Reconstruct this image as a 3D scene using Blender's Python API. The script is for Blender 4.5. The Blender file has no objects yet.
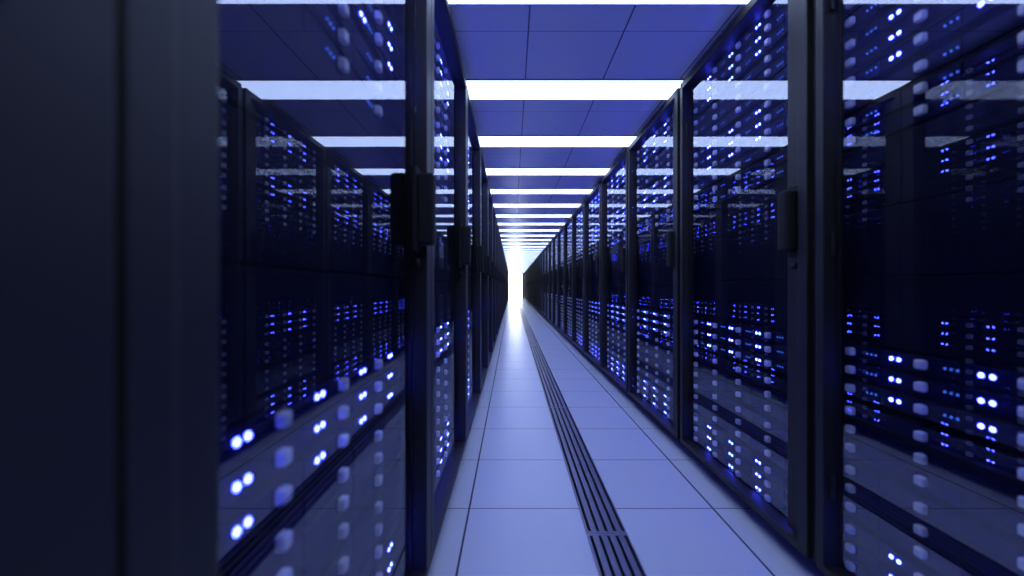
import bpy, bmesh, math

scene = bpy.context.scene
COL = scene.collection

# ------------------------------------------------------------------ camera
H_CAM = 1.060
FPX = 356.0
cam_d = bpy.data.cameras.new('camera')
cam_d.sensor_width = 36.0
cam_d.sensor_fit = 'HORIZONTAL'
cam_d.lens = FPX / 1024 * 36.0
cam_d.shift_y = -1.0 / 1024
cam_d.clip_start = 0.02
cam_d.clip_end = 200
cam_d.dof.use_dof = True
cam_d.dof.focus_distance = 2.6
cam_d.dof.aperture_fstop = 1.05
cam = bpy.data.objects.new('camera', cam_d)
cam.location = (0, 0, H_CAM)
cam.rotation_euler = (math.pi / 2, 0, 0)
COL.objects.link(cam)
scene.camera = cam

# ------------------------------------------------------------------ world, exposure
w = bpy.data.worlds.new('world')
w.use_nodes = True
w.node_tree.nodes['Background'].inputs[0].default_value = (0.01, 0.012, 0.04, 1)
w.node_tree.nodes['Background'].inputs[1].default_value = 0.3
scene.world = w
scene.view_settings.view_transform = 'Standard'
scene.view_settings.look = 'None'
scene.view_settings.exposure = 0.20
scene.view_settings.gamma = 1.0
scene.view_settings.use_curve_mapping = False
try:
    scene.cycles.use_denoising = True
    scene.cycles.max_bounces = 14
    scene.cycles.glossy_bounces = 8
    scene.cycles.diffuse_bounces = 5
    scene.cycles.transparent_max_bounces = 32
    scene.cycles.sample_clamp_indirect = 6.0
except Exception:
    pass

# light levels (colour times strength)
STRIP = ((0.49, 0.63, 1.0), 4.6)      # ceiling strips
GLOW = ((0.86, 0.92, 1.0), 7.0)       # lit wall at the end of the aisle
LED = ((0.036, 0.050, 1.0), 66.0)       # paired status lights
LEDS = ((0.05, 0.17, 1.0), 1.0)       # small activity lights

# ------------------------------------------------------------------ layout numbers
XL, XR = -0.284, 1.057                # front planes of the two rows
B0 = 0.2585                           # near edge of the first full rack
Z_BASE = 0.086                        # racks stand on a recessed plinth this high
Z_CEIL = 2.275 + Z_BASE
Z_RACK = 2.249
Y_END = 32.3
Y_FRONT = -1.2

# ------------------------------------------------------------------ materials
def principled(name, col, rough=0.5, metal=0.0, emit=None, spec=0.5):
    m = bpy.data.materials.new(name)
    m.use_nodes = True
    p = m.node_tree.nodes['Principled BSDF']
    p.inputs['Base Color'].default_value = (*col, 1)
    p.inputs['Roughness'].default_value = rough
    p.inputs['Metallic'].default_value = metal
    p.inputs['Specular IOR Level'].default_value = spec
    if emit:
        p.inputs['Emission Color'].default_value = (*emit[0], 1)
        p.inputs['Emission Strength'].default_value = emit[1]
    return m

def noisy(m, scale, amount, base):
    """slight procedural variation of base colour"""
    nt = m.node_tree
    p = nt.nodes['Principled BSDF']
    tc = nt.nodes.new('ShaderNodeTexCoord')
    n = nt.nodes.new('ShaderNodeTexNoise')
    n.inputs['Scale'].default_value = scale
    n.inputs['Detail'].default_value = 3
    r = nt.nodes.new('ShaderNodeMixRGB')
    r.inputs[1].default_value = (*[c * (1 - amount) for c in base], 1)
    r.inputs[2].default_value = (*[min(1, c * (1 + amount)) for c in base], 1)
    nt.links.new(tc.outputs['Object'], n.inputs['Vector'])
    nt.links.new(n.outputs['Fac'], r.inputs[0])
    nt.links.new(r.outputs[0], p.inputs['Base Color'])
    return m

def M(nt, op, a, b=None):
    n = nt.nodes.new('ShaderNodeMath')
    n.operation = op
    for i, v in enumerate((a, b)):
        if v is None:
            continue
        if isinstance(v, (int, float)):
            n.inputs[i].default_value = v
        else:
            nt.links.new(v, n.inputs[i])
    return n.outputs[0]

def tiled(name, col, seam, rough, xs, xw, y0, yp, yw, spec=0.5, bump=0.0):
    """panelled surface: seams along Y at the given xs and across at y0 + k*yp"""
    m = principled(name, col, rough, spec=spec)
    nt = m.node_tree
    p = nt.nodes['Principled BSDF']
    tc = nt.nodes.new('ShaderNodeTexCoord')
    s = nt.nodes.new('ShaderNodeSeparateXYZ')
    nt.links.new(tc.outputs['Object'], s.inputs[0])
    mask = None
    for x in xs:
        k = M(nt, 'LESS_THAN', M(nt, 'ABSOLUTE', M(nt, 'SUBTRACT', s.outputs[0], x)), xw / 2)
        mask = k if mask is None else M(nt, 'MAXIMUM', mask, k)
    t = M(nt, 'MODULO', M(nt, 'ADD', M(nt, 'SUBTRACT', s.outputs[1], y0), 100 * yp + yp / 2), yp)
    k = M(nt, 'LESS_THAN', M(nt, 'ABSOLUTE', M(nt, 'SUBTRACT', t, yp / 2)), yw / 2)
    k = M(nt, 'MULTIPLY', k, 0.75)
    mask = M(nt, 'MAXIMUM', mask, k)
    n = nt.nodes.new('ShaderNodeTexNoise')
    n.inputs['Scale'].default_value = 1.3
    n.inputs['Detail'].default_value = 4
    nt.links.new(tc.outputs['Object'], n.inputs['Vector'])
    v = nt.nodes.new('ShaderNodeMixRGB')
    v.inputs[1].default_value = (*[c * 0.96 for c in col], 1)
    v.inputs[2].default_value = (*[min(1, c * 1.04) for c in col], 1)
    nt.links.new(n.outputs['Fac'], v.inputs[0])
    mx = nt.nodes.new('ShaderNodeMixRGB')
    mx.inputs[2].default_value = (*seam, 1)
    nt.links.new(mask, mx.inputs[0])
    nt.links.new(v.outputs[0], mx.inputs[1])
    nt.links.new(mx.outputs[0], p.inputs['Base Color'])
    return m

def glass_material():
    """clear pane: mirror reflection over a lightly tinted see-through body"""
    m = bpy.data.materials.new('door_glass')
    m.use_nodes = True
    nt = m.node_tree
    nt.nodes.clear()
    out = nt.nodes.new('ShaderNodeOutputMaterial')
    geo = nt.nodes.new('ShaderNodeNewGeometry')
    dot = nt.nodes.new('ShaderNodeVectorMath')
    dot.operation = 'DOT_PRODUCT'
    nt.links.new(geo.outputs['Incoming'], dot.inputs[0])
    nt.links.new(geo.outputs['Normal'], dot.inputs[1])
    c = M(nt, 'ABSOLUTE', dot.outputs['Value'])
    f = M(nt, 'POWER', M(nt, 'SUBTRACT', 1.0, c), 5.0)
    fac = M(nt, 'ADD', M(nt, 'MULTIPLY', f, 0.05), 0.092)   # coated glass: rises only a little at grazing angles
    tr = nt.nodes.new('ShaderNodeBsdfTransparent')
    tr.inputs[0].default_value = (0.92, 0.93, 0.97, 1)
    gl = nt.nodes.new('ShaderNodeBsdfGlossy')
    gl.inputs['Roughness'].default_value = 0.0
    gl.inputs['Color'].default_value = (0.95, 0.96, 1.0, 1)
    mix = nt.nodes.new('ShaderNodeMixShader')
    nt.links.new(fac, mix.inputs[0])
    nt.links.new(tr.outputs[0], mix.inputs[1])
    nt.links.new(gl.outputs[0], mix.inputs[2])
    nt.links.new(mix.outputs[0], out.inputs[0])
    return m

MAT = {}
MAT['black'] = noisy(principled('black_powder_coat', (0.020, 0.018, 0.014), 0.55), 40, 0.15, (0.020, 0.018, 0.014))
MAT['inner'] = principled('matt_black_interior', (0.008, 0.008, 0.014), 0.7)
MAT['handle'] = principled('matt_black_handle', (0.020, 0.019, 0.018), 0.75, spec=0.3)
MAT['panel'] = noisy(principled('dark_steel_panel', (0.006, 0.006, 0.018), 0.6, spec=0.1), 30, 0.15, (0.006, 0.006, 0.018))
MAT['bay'] = noisy(principled('drive_bay_plastic', (0.008, 0.008, 0.046), 0.6, spec=0.1), 60, 0.15, (0.008, 0.008, 0.046))
MAT['knob'] = noisy(principled('pale_grey_plastic', (0.92, 0.90, 0.84), 0.45), 50, 0.06, (0.92, 0.90, 0.84))
MAT['led'] = principled('blue_status_lamp', (0.2, 0.2, 0.6), 0.3, emit=LED)
MAT['leds'] = principled('blue_activity_lamp', (0.1, 0.2, 0.6), 0.3, emit=LEDS)
MAT['glass'] = glass_material()
MAT['strip'] = principled('strip_light_diffuser', (0.8, 0.8, 0.8), 0.5, emit=STRIP)
MAT['glow'] = principled('lit_white_glass', (0.8, 0.8, 0.8), 0.4, emit=GLOW)
MAT['housing'] = principled('lamp_housing_white_paint', (0.45, 0.45, 0.55), 0.5)
MAT['grille'] = noisy(principled('brushed_grey_metal', (0.20, 0.20, 0.30), 0.32, 0.6), 25, 0.1, (0.20, 0.20, 0.30))
MAT['trough'] = principled('dark_air_duct', (0.006, 0.006, 0.01), 0.8)
MAT['wall'] = noisy(principled('dark_wall_paint', (0.05, 0.05, 0.07), 0.7), 6, 0.1, (0.05, 0.05, 0.07))
FLOORC = (0.75, 0.77, 0.88)
MAT['floor'] = tiled('floor_panels', FLOORC, (0.04, 0.04, 0.09), 0.26,
                     (-0.2046, 0.962), 0.0087, 1.704, 0.479, 0.0065)
MAT['ceil'] = tiled('ceiling_panels', (0.88, 0.88, 0.92), (0.08, 0.08, 0.16), 0.27,
                    (-0.385, 0.083, 0.570, 1.05), 0.007, 1.811, 0.415, 0.004)

# ------------------------------------------------------------------ mesh helpers
class MB:
    """collects shapes, then becomes one mesh"""
    def __init__(self):
        self.bm = bmesh.new()
        self.mats = []
    def mi(self, m):
        if m not in self.mats:
            self.mats.append(m)
        return self.mats.index(m)
    def box(self, x0, x1, y0, y1, z0, z1, m, bev=0.0):
        i = self.mi(m)
        r = bmesh.ops.create_cube(self.bm, size=1)
        vs = r['verts']
        for v in vs:
            v.co.x = (x0 + x1) / 2 + v.co.x * abs(x1 - x0)
            v.co.y = (y0 + y1) / 2 + v.co.y * abs(y1 - y0)
            v.co.z = (z0 + z1) / 2 + v.co.z * abs(z1 - z0)
        fs = {f for v in vs for f in v.link_faces}
        for f in fs:
            f.material_index = i
        if bev:
            es = list({e for v in vs for e in v.link_edges})
            r = bmesh.ops.bevel(self.bm, geom=es, offset=bev, segments=2, affect='EDGES', profile=0.5)
            for f in r['faces']:
                f.material_index = i
        return self
    def rev_x(self, x0, y, z, prof, m, seg=16, smooth=True):
        """surface of revolution about an axis along X: prof = [(dx, radius)], closed by caps"""
        i = self.mi(m)
        rings = []
        for dx, r in prof:
            if r < 1e-6:
                rings.append([self.bm.verts.new((x0 + dx, y, z))])
            else:
                rings.append([self.bm.verts.new((x0 + dx, y + r * math.cos(2 * math.pi * k / seg),
                                                 z + r * math.sin(2 * math.pi * k / seg))) for k in range(seg)])
        for a, b in zip(rings, rings[1:]):
            for k in range(seg):
                l = (k + 1) % seg
                if len(a) == 1:
                    f = self.bm.faces.new((a[0], b[k], b[l]))
                elif len(b) == 1:
                    f = self.bm.faces.new((a[k], b[0], a[l]))
                else:
                    f = self.bm.faces.new((a[k], b[k], b[l], a[l]))
                f.material_index = i
                f.smooth = smooth
        for ring in (rings[0], rings[-1]):
            if len(ring) > 1:
                f = self.bm.faces.new(ring)
                f.material_index = i
        return self
    def mesh(self, name):
        bmesh.ops.recalc_face_normals(self.bm, faces=self.bm.faces[:])
        me = bpy.data.meshes.new(name)
        self.bm.to_mesh(me)
        self.bm.free()
        for m in self.mats:
            me.materials.append(MAT[m])
        return me

def link(name, data, parent=None, loc=(0, 0, 0)):
    o = bpy.data.objects.new(name, data)
    o.location = loc
    COL.objects.link(o)
    if parent:
        o.parent = parent
    return o

def tag(o, label, cat, group=None):
    o['label'] = label
    o['category'] = cat
    if group:
        o['group'] = group
    return o

def struct(name, mb):
    o = link(name, mb.mesh(name))
    o['kind'] = 'structure'
    return o

ORD = ['first', 'second', 'third', 'fourth', 'fifth', 'sixth', 'seventh', 'eighth', 'ninth', 'tenth',
       'eleventh', 'twelfth', 'thirteenth', 'fourteenth', 'fifteenth', 'sixteenth', 'seventeenth',
       'eighteenth', 'nineteenth', 'twentieth', 'twenty-first', 'twenty-second', 'twenty-third',
       'twenty-fourth', 'twenty-fifth', 'twenty-sixth', 'twenty-seventh', 'twenty-eighth',
       'twenty-ninth', 'thirtieth', 'thirty-first', 'thirty-second', 'thirty-third', 'thirty-fourth',
       'thirty-fifth', 'thirty-sixth', 'thirty-seventh', 'thirty-eighth', 'thirty-ninth', 'fortieth']

# ------------------------------------------------------------------ the room
GX0, GX1 = 0.319, 0.495               # floor slot that holds the air grilles
RX0, RX1 = -1.75, 2.55
struct('floor', MB()
       .box(RX0, GX0, Y_FRONT, Y_END, -0.1, 0, 'floor')
       .box(GX1, RX1, Y_FRONT, Y_END, -0.1, 0, 'floor')
       .box(GX0, GX1, Y_FRONT, Y_END, -0.14, -0.1, 'trough'))
struct('wall_left', MB().box(RX0 - 0.1, RX0, Y_FRONT, Y_END, 0, Z_CEIL, 'wall'))
struct('wall_right', MB().box(RX1, RX1 + 0.1, Y_FRONT, Y_END, 0, Z_CEIL, 'wall'))
struct('wall_front', MB().box(RX0 - 0.1, RX1 + 0.1, Y_FRONT - 0.1, Y_FRONT, 0, Z_CEIL, 'wall'))
DX0, DX1, DZ = XL - 0.02, XR - 0.16, 2.21 + Z_BASE
struct('wall_back', MB()
       .box(RX0 - 0.1, DX0, Y_END, Y_END + 0.1, 0, Z_CEIL, 'wall')
       .box(DX1, RX1 + 0.1, Y_END, Y_END + 0.1, 0, Z_CEIL, 'wall')
       .box(DX0, DX1, Y_END, Y_END + 0.1, DZ, Z_CEIL, 'wall'))
# lit glazed opening that closes the aisle
win = struct('window_1', MB().box(DX0, DX1, Y_END + 0.03, Y_END + 0.05, 0, DZ, 'glow'))
struct('ceiling', MB().box(RX0 - 0.1, RX1 + 0.1, Y_FRONT - 0.1, Y_END + 0.1, Z_CEIL, Z_CEIL + 0.12, 'ceil'))

# ------------------------------------------------------------------ ceiling strip lights
LX0, LX1 = XL - 0.10, XR + 0.10
me_h = (MB().box(LX0 - 0.004, LX1 + 0.004, -0.004, 0.003, -0.006, 0.0, 'housing')
        .box(LX0 - 0.004, LX1 + 0.004, 0.227, 0.234, -0.006, 0.0, 'housing')
        .box(LX0 - 0.004, LX0, 0.003, 0.227, -0.006, 0.0, 'housing')
        .box(LX1, LX1 + 0.004, 0.003, 0.227, -0.006, 0.0, 'housing')).mesh('lamp_frame')
me_d = MB().box(LX0, LX1, 0.003, 0.227, -0.004, 0.0, 'strip').mesh('diffuser')
PITCH_L = 0.83
n_l = 0
yl = 2.232 - PITCH_L * 3
while yl < Y_END - 0.4:
    r = link('ceiling_light', None, None, (0, yl, Z_CEIL - 0.0005))
    seen = n_l - 2
    if seen >= 0:
        lab = 'white strip light across the aisle ceiling, %s one ahead of the viewer' % ORD[seen]
    else:
        lab = 'white strip light across the aisle ceiling overhead, %s behind the first one ahead' % ORD[1 - n_l]
    tag(r, lab, 'ceiling light', 'strip lights across the aisle ceiling')
    link('lamp_frame', me_h, r)
    link('diffuser', me_d, r)
    yl += PITCH_L
    n_l += 1

# ------------------------------------------------------------------ floor air grilles
SEG = 1.592
def grille_mesh():
    b = MB()
    t = 0.012
    b.box(GX0 + 0.001, GX0 + 0.011, 0.001, SEG - 0.001, -t, 0.001, 'grille')
    b.box(GX1 - 0.006, GX1 - 0.001, 0.001, SEG - 0.001, -t, 0.001, 'grille')
    b.box(GX0 + 0.011, GX1 - 0.006, 0.001, 0.0145, -t, 0.001, 'grille')
    b.box(GX0 + 0.011, GX1 - 0.006, SEG - 0.0145, SEG - 0.001, -t, 0.001, 'grille')
    return b.mesh('grille_frame')
def slat_mesh(x0, x1):
    return MB().box(x0, x1, 0.0145, SEG - 0.0145, -0.012, 0.0005, 'grille').mesh('slat')
me_gf = grille_mesh()
slots = [GX0 + 0.0180 + 0.0365 * k for k in range(5)]
me_sl = [slat_mesh(slots[k] + 0.0063, slots[k + 1] - 0.0063) for k in range(4)]
n_g = 0
yg = 1.531 - SEG
while yg + SEG < Y_END:
    r = link('floor_grille', None, None, (0, yg, 0))
    tag(r, 'slotted grey metal air grille in the aisle floor, %s segment from the viewer' % ORD[n_g],
        'floor grille', 'air grilles along the aisle floor')
    link('grille_frame', me_gf, r)
    for me in me_sl:
        link('slat', me, r)
    yg += SEG
    n_g += 1

# ------------------------------------------------------------------ racks
# side = +1: right row (front faces -X), side = -1: left row (front faces +X); local x grows into the rack
DOOR = {1: dict(near=(0.060, 0.147), far=(0.945, 0.951), handle=0.105, gap=0.018, fill=0.02),
        -1: dict(near=(0.045, 0.125), far=(0.924, 0.930), handle=0.900, gap=0.002, fill=0.004)}
DEPTH = 0.92

def sx(side, b):
    """mirror a mesh builder for the left row"""
    if side < 0:
        for v in b.bm.verts:
            v.co.x = -v.co.x
    return b

def rack_meshes(side):
    d = DOOR[side]
    out = {}
    b = MB()
    bv = 0.003
    g = d['gap']
    b.box(0.0, 0.0645, g, d['near'][0], 0.0, Z_RACK - 0.001, 'black', bv)       # front posts
    b.box(0.0, 0.0645, d['far'][1], 1 - g, 0.0, Z_RACK - 0.001, 'black', bv)
    b.box(d['fill'], 0.06, 0.001, g + 0.004, 0.0, Z_RACK - 0.004, 'black')         # fillers beside the posts
    b.box(d['fill'], 0.06, 0.996 - g, 0.999, 0.0, Z_RACK - 0.004, 'black')
    b.box(0.0, DEPTH, 0.018, 0.982, 2.207, Z_RACK, 'black', bv)               # roof
    b.box(0.0, 0.066, d['near'][0] - 0.002, d['far'][1] + 0.002, 0.0, 0.027, 'black', bv)                  # bottom lip
    b.box(0.066, DEPTH, 0.02, 0.98, 0.0, 0.008, 'inner')                      # bottom plate
    b.box(0.055, DEPTH, 0.002, 0.0205, 0.002, Z_RACK - 0.006, 'inner')        # side panels
    b.box(0.055, DEPTH, 0.9795, 0.998, 0.002, Z_RACK - 0.006, 'inner')
    b.box(DEPTH - 0.02, DEPTH, 0.02, 0.98, 0.008, 2.207, 'inner')             # back panel
    out['cabinet'] = sx(side, b).mesh('cabinet')
    b = MB().box(0.11, DEPTH - 0.05, 0.03, 0.97, -Z_BASE, -0.0005, 'inner', 0.004)
    out['plinth'] = sx(side, b).mesh('plinth')
    b = MB()
    (n0, n1), (f0, f1) = d['near'], d['far']
    z0, z1 = 0.032, 2.203
    b.box(0.030, 0.056, n0, n1, z0, z1, 'black', 0.003)
    b.box(0.050, 0.056, f0, f1, z0, z1, 'black', 0.001)
    for z in (0.30, 1.12, 1.95):                                              # hinge knuckles on the hinge stile
        y = (f0 - 0.002) if side > 0 else (n0 + 0.006)
        b.box(0.020, 0.032, y - 0.005, y + 0.005, z - 0.04, z + 0.04, 'black', 0.002)
    out['door'] = sx(side, b).mesh('door')
    b = MB().box(0.0345, 0.0360, n1 - 0.004, f1 - 0.001, 0.0613, 2.160, 'glass') if side > 0 else \
        MB().box(0.0365, 0.0380, n1 - 0.004, f1 - 0.001, 0.0613, 2.160, 'glass')
    out['glass_pane'] = sx(side, b).mesh('glass_pane')
    HC = H_CAM - Z_BASE
    # handle: rounded bar standing on two feet with a lock barrel
    h = d['handle']
    b = MB()
    b.box(-0.034 if side < 0 else -0.026, 0.024, h - 0.024, h + 0.024, HC + 0.135, HC + 0.368, 'handle', 0.012)
    b.box(0.020, 0.033 if side > 0 else 0.0365, h - 0.028, h + 0.028, HC + 0.115, HC + 0.388, 'handle', 0.004)
    b.rev_x(0.030, h, HC + 0.08, [(-0.012, 0.0), (-0.012, 0.012), (0.0, 0.014)], 'handle', 16)
    out['door_handle'] = sx(side, b).mesh('door_handle')
    b = MB()
    b.box(0.088, 0.10, 0.03, 0.97, -0.1055, 0.1055, 'panel', 0.003)
    for y in (0.045, 0.955):
        for z in (-0.08, 0.08):
            b.rev_x(0.088, y, z, [(-0.003, 0.0), (-0.003, 0.005), (0.002, 0.006)], 'inner', 10)
    out['blanking_panel'] = sx(side, b).mesh('blanking_panel')
    return out

RACK = {s: rack_meshes(s) for s in (1, -1)}
BLANK_Z = [H_CAM - Z_BASE + 0.138 + (k - 1) * 0.2135 for k in range(3)]

def make_rack(side, k):
    x = XR if side > 0 else XL
    r = link('server_rack', None, None, (x, B0 + k, Z_BASE))
    row = 'right' if side > 0 else 'left'
    if k < 0:
        lab = 'black server rack at the left edge, only its blurred front post showing'
    else:
        lab = 'black server rack with glass door, %s full rack from the viewer in the %s row' % (ORD[k], row)
    tag(r, lab, 'server rack', 'server racks in the %s row' % row)
    m = RACK[side]
    link('cabinet', m['cabinet'], r)
    link('plinth', m['plinth'], r)
    d = link('door', m['door'], r)
    link('glass_pane', m['glass_pane'], d)
    link('door_handle', m['door_handle'], d)
    for z in BLANK_Z:
        link('blanking_panel', m['blanking_panel'], r, (0, 0, z))
    return r

for k in range(0, 32):
    make_rack(1, k)
for k in range(-1, 32):
    make_rack(-1, k)

# ------------------------------------------------------------------ server units
FACE = 0.084
ROWS = (-0.0619, 0.0, 0.0619)
HALF = 0.085
PAIR = 0.0105                          # half distance between the two lamps of a pair

def bays(side):
    """list of (y0, y1, triple, knob, pair) per column, in rack coordinates along the aisle"""
    if side > 0:
        out = []
        for j in range(5):
            o = 0.205 * j
            out.append((0.030 + o, min(0.233 + o, 0.97), 0.051 + o, 0.113 + o, 0.187 + o if j < 4 else None))
        return out
    out = [(0.030, 0.186, 0.068, 0.111, None)]
    for j in range(1, 5):
        o = 0.205 * (j - 1)
        out.append((0.188 + o, min(0.391 + o, 0.97), 0.281 + o if j < 4 else None, 0.321 + o if j < 4 else None, 0.244 + 0.2025 * (j - 1)))
    return out

def knob(b, y, z):
    b.box(FACE - 0.0185, FACE + 0.002, y - 0.0118, y + 0.0118, z - 0.0128, z + 0.0128, 'knob', 0.0052)
    b.box(FACE - 0.003, FACE + 0.001, y - 0.0145, y + 0.0145, z - 0.0150, z + 0.0150, 'bay', 0.001)
def lamp(b, y, z):
    R = 0.0057 
    b.rev_x(FACE, y, z, [(-0.0030, 0.0), (-0.0027, 0.0026), (-0.0018, 0.0045), (-0.0004, R), (0.001, R)], 'led', 12)
def small(b, y, z):
    b.rev_x(FACE, y, z, [(-0.0026, 0.0), (-0.0022, 0.0022), (0.001, 0.0034)], 'leds', 8)
def plate(b, y0, y1, z):
    b.box(FACE, FACE + 0.006, y0 + 0.001, y1 - 0.001, z - 0.0262, z + 0.0225, 'bay', 0.0015)
    b.box(FACE - 0.0012, FACE + 0.001, y0 + 0.006, y1 - 0.006, z - 0.0250, z - 0.0212, 'panel')   # finger lip
def chassis(b):
    b.box(FACE + 0.004, 0.62, 0.028, 0.972, -HALF + 0.001, HALF - 0.001, 'panel', 0.002)
    b.box(FACE - 0.001, FACE + 0.006, 0.024, 0.0295, -HALF, HALF, 'panel')
    b.box(FACE - 0.001, FACE + 0.006, 0.9705, 0.976, -HALF, HALF, 'panel')

KIND = {'A': (True, True), 'B': (False, True), 'C': (False, False), 'D': (True, False)}   # (pairs lit, activity lit)
UNITS = [(H_CAM + 0.551 + 0.1988 * k, t) for k, t in ((3, 'A'), (2, 'B'), (1, 'A'), (0, 'B'))] + \
        [(H_CAM - 0.2765 - 0.1988 * k, t) for k, t in ((0, 'A'), (1, 'C'), (2, 'C'), (3, 'D'))]
POS = ['at the top', 'second from the top', 'third from the top', 'just above the dark panels',
       'just below the dark panels', 'third from the bottom', 'second from the bottom', 'at the very bottom']
LOOK = {'A': 'server with paired lamps lit', 'B': 'server with tiny blue dots',
        'C': 'server with lamps off', 'D': 'server with paired lamps lit'}
DETAIL = {1: 3, -1: 2}                 # racks whose servers carry separate parts
COUNT = {1: 14, -1: 10}

SHARED = {}
for s in (1, -1):
    SHARED[s] = dict(
        chassis=sx(s, (lambda b: (chassis(b), b)[1])(MB())).mesh('chassis'),
        knob=sx(s, (lambda b: (knob(b, 0, 0), b)[1])(MB())).mesh('release_knob'),
        lamp=sx(s, (lambda b: (lamp(b, 0, 0), b)[1])(MB())).mesh('status_light'),
        small=sx(s, (lambda b: (small(b, 0, 0), b)[1])(MB())).mesh('activity_light'),
        plates=[sx(s, (lambda b: (plate(b, y0, y1, 0), b)[1])(MB())).mesh('drive_bay') for y0, y1, *_ in bays(s)])
    for t, (pl, al) in KIND.items():
        b = MB()
        chassis(b)
        for y0, y1, tr, kn, pr in bays(s):
            for z in ROWS:
                plate(b, y0, y1, z)
                if kn:
                    knob(b, kn, z)
                if pl and pr:
                    lamp(b, pr - PAIR, z)
                    lamp(b, pr + PAIR, z)
                if al and tr:
                    for q in (-1, 0, 1):
                        small(b, tr + q * 0.0135, z)
        SHARED[s]['whole_' + t] = sx(s, b).mesh('server_unit')

def make_server(side, k, idx):
    z, t = UNITS[idx]
    x = XR if side > 0 else XL - 0.0125
    S = SHARED[side]
    row = 'right' if side > 0 else 'left'
    if side < 0 and idx == 4:
        t = 'D'
    full = k < DETAIL[side]
    o = link('server_unit', S['chassis'] if full else S['whole_' + t], None, (x, B0 + k, z))
    tag(o, '%s, %s, %s rack on the %s' % (LOOK[t], POS[idx], ORD[k], row), 'server', 'servers in the %s row of racks' % row)
    if not full:
        return
    pl, al = KIND[t]
    for (y0, y1, tr, kn, pr), pm in zip(bays(side), S['plates']):
        for zr in ROWS:
            b = link('drive_bay', pm, o, (0, 0, zr))
            if kn:
                link('release_knob', S['knob'], b, (0, kn, 0))['label'] = 'pale grey rounded knob'
            if pl and pr:
                for q in (-1, 1):
                    link('status_light', S['lamp'], b, (0, pr + q * PAIR, 0))['label'] = 'glowing blue-white lamp'
            if al and tr:
                for q in (-1, 0, 1):
                    link('activity_light', S['small'], b, (0, tr + q * 0.0135, 0))

for s in (1, -1):
    for k in range(COUNT[s]):
        for i in range(len(UNITS)):
            make_server(s, k, i)
